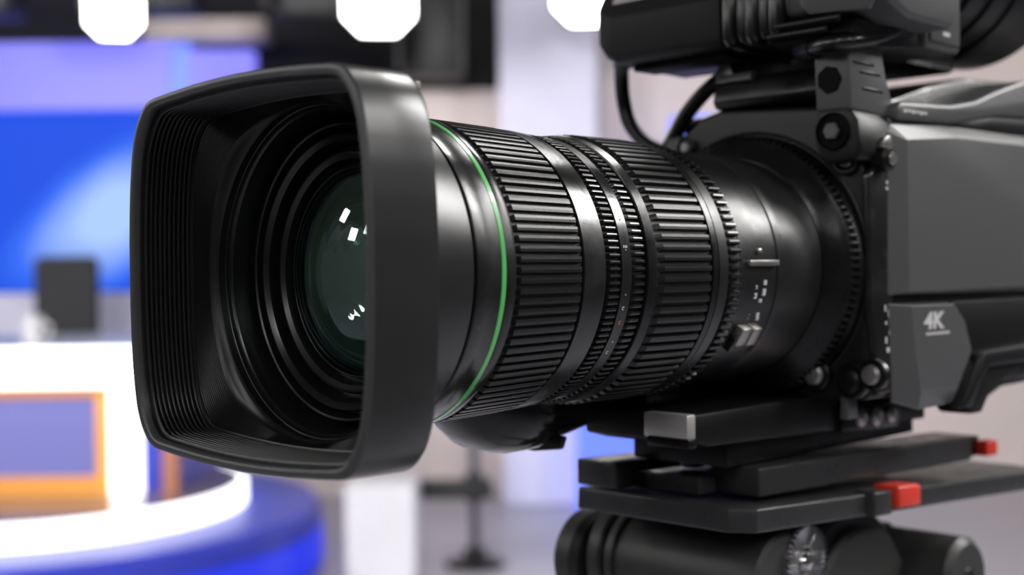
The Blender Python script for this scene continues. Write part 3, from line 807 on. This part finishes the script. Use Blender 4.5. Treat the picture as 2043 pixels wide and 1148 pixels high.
# 4K logo
def text_mesh(s, size, ext, off=0.0):
    cu_ = bpy.data.curves.new('txt', 'FONT')
    cu_.body = s
    cu_.size = size
    cu_.extrude = ext
    cu_.offset = off
    cu_.resolution_u = 4
    o = bpy.data.objects.new('txt', cu_)
    COL.objects.link(o)
    dg = bpy.context.evaluated_depsgraph_get()
    me = bpy.data.meshes.new_from_object(o.evaluated_get(dg))
    bpy.data.objects.remove(o)
    return me
tm = text_mesh('4K', 9.6, 0.12, 0.32)
# text x -> +y (rear), text y -> z, text z -> +x
tm.transform(Matrix(((0, 0, 1, 63.5), (1.5, 0.12, 0, 231.0), (0, 1, 0, -26.2), (0, 0, 0, 1))))
sub(lowp, 'logo_lettering', tm, 'print_white', None, 'white 4K lettering')
for k in range(7):
    sub(lowp, 'logo_underline', box_mesh(63.3, 63.62, 233.0 + k * 3.0, 235.2 + k * 3.0, -29.0, -27.8), 'print_white', None)

# base shoe
shoe = tv.part('base_shoe', extrude([(118, -55), (118, -65), (130, -68), (300, -72), (300, -60), (200, -54)], 'x', -24, 28, 1.2), 'body_dark', 30, 'flat shoe under the camera body')
sub(shoe, 'metal_tip', box_mesh(8, 28.8, 115.5, 121, -64, -54.6, 0.8), 'cast_metal', 30)
sub(shoe, 'tip_groove', box_mesh(10, 30, 114.8, 120, -67.2, -63.6, 0.6), 'body_black', 30)
for (s, z, r) in ((236, -66, 3.0), (249, -66.5, 3.4), (262, -66.5, 3.0)):
    sub(shoe, 'shoe_bolt', cyl('x', (s, z), r + 0.8, 27, 33.5, 20, 1.6), 'cast_metal', 30)
sub(shoe, 'latch_housing', extrude([(222, -58), (222, -71), (270, -73), (276, -60)], 'x', 20, 30.5, 1.2), 'leather_black', 30)
tv.part('shoe_block', box_mesh(-26, 22, 150, 300, -79, -64, 1.2), 'body_black', 30)

# ------------------------------------------------------------------ viewfinder
vf = Thing('viewfinder', 'black electronic viewfinder mounted across the top of the television camera', 'viewfinder', (0.01, 0.2, 0.09))
def vf_sec(l, g=1.0, du=0.0, ds=0.0):
    pts = [(176, 114), (175, 112), (175.5, 95), (178, 92.5), (186, 91.5), (228, 90.5), (236, 97), (236, 142), (228, 148), (196, 148), (188, 134)]
    cs, cu2 = 205, 118
    return [(l, cs + (s - cs) * g + ds, cu2 + (u - cu2) * g + du) for s, u in pts]
def vf_end(l, g):
    return vf_sec(l, g)
sec = [vf_sec(-66.5, 0.80, 7), vf_sec(-68, 0.88, 5), vf_sec(-62, 0.97, 1.6), vf_sec(-56.5, 1.0), vf_sec(-10, 1.0), vf_sec(2, 1.0)]
house = vf.part('front_housing', bevel_mesh(loft(sec), 1.2, 2, 20), 'finder_plastic', 25, 'smooth black front housing')
sub(house, 'chamfer_glint', extrude([(179.0, 119.5), (186.6, 134.0), (188.6, 134.0), (181.0, 118.6)], 'x', -60, -26, 0.5), 'worn_metal', 25)  # pale metal strip standing in for the chamfer's bright reflection
sub(house, 'underside_strip', box_mesh(-52, 0, 184, 200, 88.8, 91.6, 0.8), 'void_black', 30)
for (l, g, nm) in ((5.5, 1.03, 'bellows_fold'), (11.5, 0.98, 'bellows_fold'), (17, 1.04, 'bellows_fold'), (22.5, 0.99, 'bellows_fold'), (28, 1.02, 'bellows_fold')):
    vf.part(nm, bevel_mesh(loft([vf_sec(l - 3.6, g * 0.90), vf_sec(l - 2.0, g * 0.985), vf_sec(l, g), vf_sec(l + 2.0, g * 0.985), vf_sec(l + 3.6, g * 0.90)]), 0.8, 2, 30), 'leather_black', 60)
rb_ = vf.part('rear_housing', extrude([(180, 101), (178, 108), (178, 150), (234, 150), (238, 104), (232, 96), (196, 96)], 'x', 30, 77, 2.5, 3), 'body_grey', 30, 'grey rear housing of the viewfinder')
sub(rb_, 'cover_plate', extrude([(40, 103), (44, 99.5), (70, 98), (76, 108), (76, 150), (40, 150)], 'y', 176.2, 179, 0.8), 'body_grey', 30)
sub(rb_, 'lower_tray', extrude([(178, 91), (183, 97), (230, 97), (232, 90), (200, 87)], 'x', 22, 62, 1.4, 2), 'leather_black', 30)
for k, (a, b, z) in enumerate(((24, 52, 93), (28, 58, 96.5))):
    sub(rb_, 'tray_rib', cyl('x', (177.5 - k, z), 1.6, a, b, 12, 0.6), 'body_black', 40)
cb = vf.part('control_box', box_mesh(28, 60, 241, 272, 92, 150, 2.0, 3), 'body_grey', 30, 'grey control box on the viewfinder arm')
face = sub(cb, 'control_plate', box_mesh(59.8, 61.2, 243.5, 270, 95, 150, 0.8), 'body_grey', 30)
for z in (99, 104, 109):
    sub(face, 'plate_mark', box_mesh(61.1, 61.35, 254, 260, z - 0.8, z + 0.8), 'print_white', None)
vf.part('arm', box_mesh(-10, 30, 225, 330, 93, 110, 3), 'body_black', 30)
ey = [(272, 40), (274, 46), (280, 49), (300, 50.5), (340, 51), (380, 50), (386, 46), (388, 30)]
eye = vf.part('eyepiece', lathe([(s, r) for s, r in ey] + [(388, 0.05)], 64), 'cable_rubber', 40, 'large round black eyepiece')
eye.location = eye.location + Vector((14 * MM, 0, 152 * MM))
for s_i in (292, 312, 332):
    sub(eye, 'eyepiece_rib', lathe([(s_i, 50), (s_i + 1, 52.2), (s_i + 5, 52.4), (s_i + 6, 50)], 64), 'cable_rubber', 40)

# cables
c1 = Thing('cable', 'black cable looping down from the viewfinder to behind the zoom ring', 'cable', (-0.07, 0.215, 0.06))
c1.part('cable_sheath', tube([(-72, 200, 100), (-79, 208, 93), (-83, 214, 82), (-80, 215, 70), (-70, 215, 60), (-58, 215, 54)], 3.5, 14, 6), 'cable_rubber', 60)
c1.part('strain_relief', tube([(-70.5, 196, 103), (-72.5, 201, 99.5), (-75, 204, 97)], 4.6, 14, 3), 'body_black', 60)
c3 = Thing('cable', 'black cable rising from the lens to the top rail beside the loop', 'cable', (-0.04, 0.215, 0.06))
c3.part('cable_sheath', tube([(-64, 217, 50), (-56, 217, 60), (-48, 217, 71), (-38, 217, 80), (-27, 216, 86), (-14, 212, 89)], 3.6, 14, 6), 'cable_rubber', 60)
c3.part('cable_clip', tube([(-26, 216, 86.5), (-20, 214.5, 88), (-15, 212.5, 89.2)], 4.4, 14, 3), 'worn_metal', 60)
c2 = Thing('cable', 'thick glossy black cable curving along the viewfinder rear housing', 'cable', (0.06, 0.19, 0.09))
c2.part('cable_sheath', tube([(34, 190, 88), (48, 180, 87.2), (58, 182, 87.8), (60, 200, 91.5), (60, 220, 98.5), (60, 232, 107), (60, 235, 118), (58, 232, 132), (54, 226, 146)], 3.3, 16, 6), 'leather_black', 60)
c2.part('cable_boot', tube([(30, 193, 88.5), (36, 188.5, 87.9), (42, 184, 87.5)], 4.2, 14, 3), 'body_black', 60)

# ------------------------------------------------------------------ quick release plate
qp = Thing('release_plate', 'black sliding release plate screwed beneath the television camera', 'camera plate', (0, 0.25, -0.09))
sl = -0.028
def upl(s0, s1, top, bot, l0, l1, bev=1.0):
    top -= 1.8; bot -= 1.8
    return extrude([(s0, top + sl * (s0 - 160)), (s1, top + sl * (s1 - 160)), (s1, bot + sl * (s1 - 160)), (s0, bot + sl * (s0 - 160))], 'x', l0, l1, bev, 3)
rail_ = qp.part('near_rail', upl(161, 345, -77.5, -89.3, 6, 29.5, 1.1), 'plate_black', 30)
sub(rail_, 'rail_stop', upl(347, 358, -78.5, -88.5, 2, 27, 0.8), 'body_black', 30)
rb2 = sub(rail_, 'safety_button', upl(352, 364, -80.5, -88.0, 27, 34, 1.0), 'red_plastic', 30, 'red safety button')
qp.part('far_rail', upl(139, 345, -79.0, -90.0, -48, -26, 0.9), 'plate_black', 30)
qp.part('centre_tongue', upl(150, 345, -82.5, -89.8, -30, 8, 0.8), 'plate_black', 30)
for (l, s) in ((-10, 170), (-10, 190)):
    qp.part('plate_screw', cyl('z', (l, s), 5, -83.5, -82.0 + 0.0, 24, 0.4), 'body_black', 30)

# ------------------------------------------------------------------ tripod head and legs
th = Thing('tripod', 'black fluid-head tripod with silver rosette carrying the television camera', 'tripod', (-0.01, 0.25, -RIG_O.z))
s2 = -0.058
def lpl(s0, s1, top, bot, l0, l1, bev=1.0):
    return extrude([(s0, top + s2 * (s0 - 146)), (s1, top + s2 * (s1 - 146)), (s1, bot + s2 * (s1 - 146)), (s0, bot + s2 * (s0 - 146))], 'x', l0, l1, bev, 3)
low = th.part('head_plate', extrude([(-47.5, 139), (30, 139), (38, 147), (38, 420), (-47.5, 420)], 'z', -101.6, -92.2, 1.0, 3), 'plate_black', 30, 'flat head plate under the release plate')
low.data.transform(Matrix.Translation((0, 0.139, -0.0926)) @ Matrix.Rotation(atan(s2), 4, 'X') @ Matrix.Translation((0, -0.139, 0.0926)))
rl = th.part('release_lever', lpl(247, 267, -90.0, -99.8, 30, 43, 1.4), 'red_plastic', 30, 'red release lever')
th.part('lever_stop', lpl(228, 243, -91.5, -102.0, 32, 42, 1.0), 'plate_black', 30)
drum = th.part('tilt_drum', cyl('x', (178, -129), 21.5, -56, 30, 64, 1.5), 'head_grey', 30, 'grey tilt drum')
sub(drum, 'drum_flange', cyl('x', (178, -128), 24.5, -57, -49, 64, 1.2), 'head_grey', 30)
sub(drum, 'drum_collar', cyl('x', (178, -128.5), 23.2, -48, -43, 64, 0.8), 'head_grey', 30)
sub(drum, 'drag_knob', cyl('x', (172, -130), 21.0, -76, -62, 48, 3.0), 'head_grey', 30)
sub(drum, 'knob_shaft', cyl('x', (174, -130), 10.0, -64, -55, 32), 'inner_black', 30)
hub = th.part('handle_hub', cyl('x', (190, -124), 15.5, 6, 27, 48, 1.5), 'leather_black', 30)
sub(hub, 'hub_ring', cyl('x', (190, -124), 17.0, 10, 14, 48, 1.0), 'body_black', 30)
ros = sub(hub, 'rosette', lathe([(0, 5.8), (0, 14.6), (4, 15.0), (4, 5.0)], 48, True), 'worn_metal', 30, 'silver toothed rosette')
ros.rotation_euler = (0, 0, pi / 2)
ros.location = (31 * MM, 191 * MM, -121 * MM)
# after the turn the lathe axis runs along -x; teeth radiate on the outer face
v = [(5.9, 0.0, -0.25), (5.9, 0.0, 0.25), (5.9, -0.7, 0), (14.7, 0.0, -1.15), (14.7, 0.0, 1.15), (14.7, -2.4, 0)]
tooth = mesh('tooth', v, [(0, 1, 2), (3, 5, 4), (0, 2, 5, 3), (1, 4, 5, 2), (0, 3, 4, 1)])
ring_of(ros, 'rosette_tooth', tooth, 'chrome', 36)
sub(hub, 'rosette_bolt', lathe([(0, 4.6), (2.0, 4.4), (4.5, 3.2), (5.6, 0.05)], 24), 'chrome', 30)
hub_b = [o for o in hub.children if o.name.startswith('rosette_bolt')][0]
hub_b.rotation_euler = (0, 0, -pi / 2); hub_b.location = (28.5 * MM, 191 * MM, -121 * MM)
hb = th.part('head_housing', cyl('x', (264, -163), 51, -48, 10, 80, 3.0), 'head_grey', 30, 'round fluid head housing')
sub(hb, 'housing_cap', cyl('x', (264, -163), 43, 10, 16, 64, 2.0), 'head_grey', 30)
kb = th.part('drag_knob', cyl('x', (318, -150), 20.5, -20, 40, 48, 3.0), 'head_grey', 30, 'round drag knob')
sub(kb, 'knob_ring', cyl('x', (318, -150), 22.0, -16, -4, 48, 1.2), 'head_grey', 30)
sub(kb, 'knob_hole', cyl('x', (318, -150), 6.0, 39.6, 40.6, 24, 0.2), 'inner_black', 30)
th.part('head_base', cyl('z', (-15, 250), 48, -235, -175, 64, 3.0), 'body_black', 30)
th.part('bowl', cyl('z', (-15, 250), 40, -330, -235, 64, 3.0, 55), 'head_grey', 30)
zf = -RIG_O.z * 1000
for k in range(3):
    a = radians(95 + 120 * k)
    d = (cos(a), sin(a))
    leg = th.part('leg', tube([(-15 + 40 * d[0], 250 + 40 * d[1], -265), (-15 + 220 * d[0], 250 + 220 * d[1], -700), (-15 + 430 * d[0], 250 + 430 * d[1], zf + 22)], 14, 14, 4), 'body_black', 60)
    sub(leg, 'foot', cyl('z', (-15 + 436 * d[0], 250 + 436 * d[1]), 24, zf, zf + 24, 24, 4), 'cable_rubber', 40)
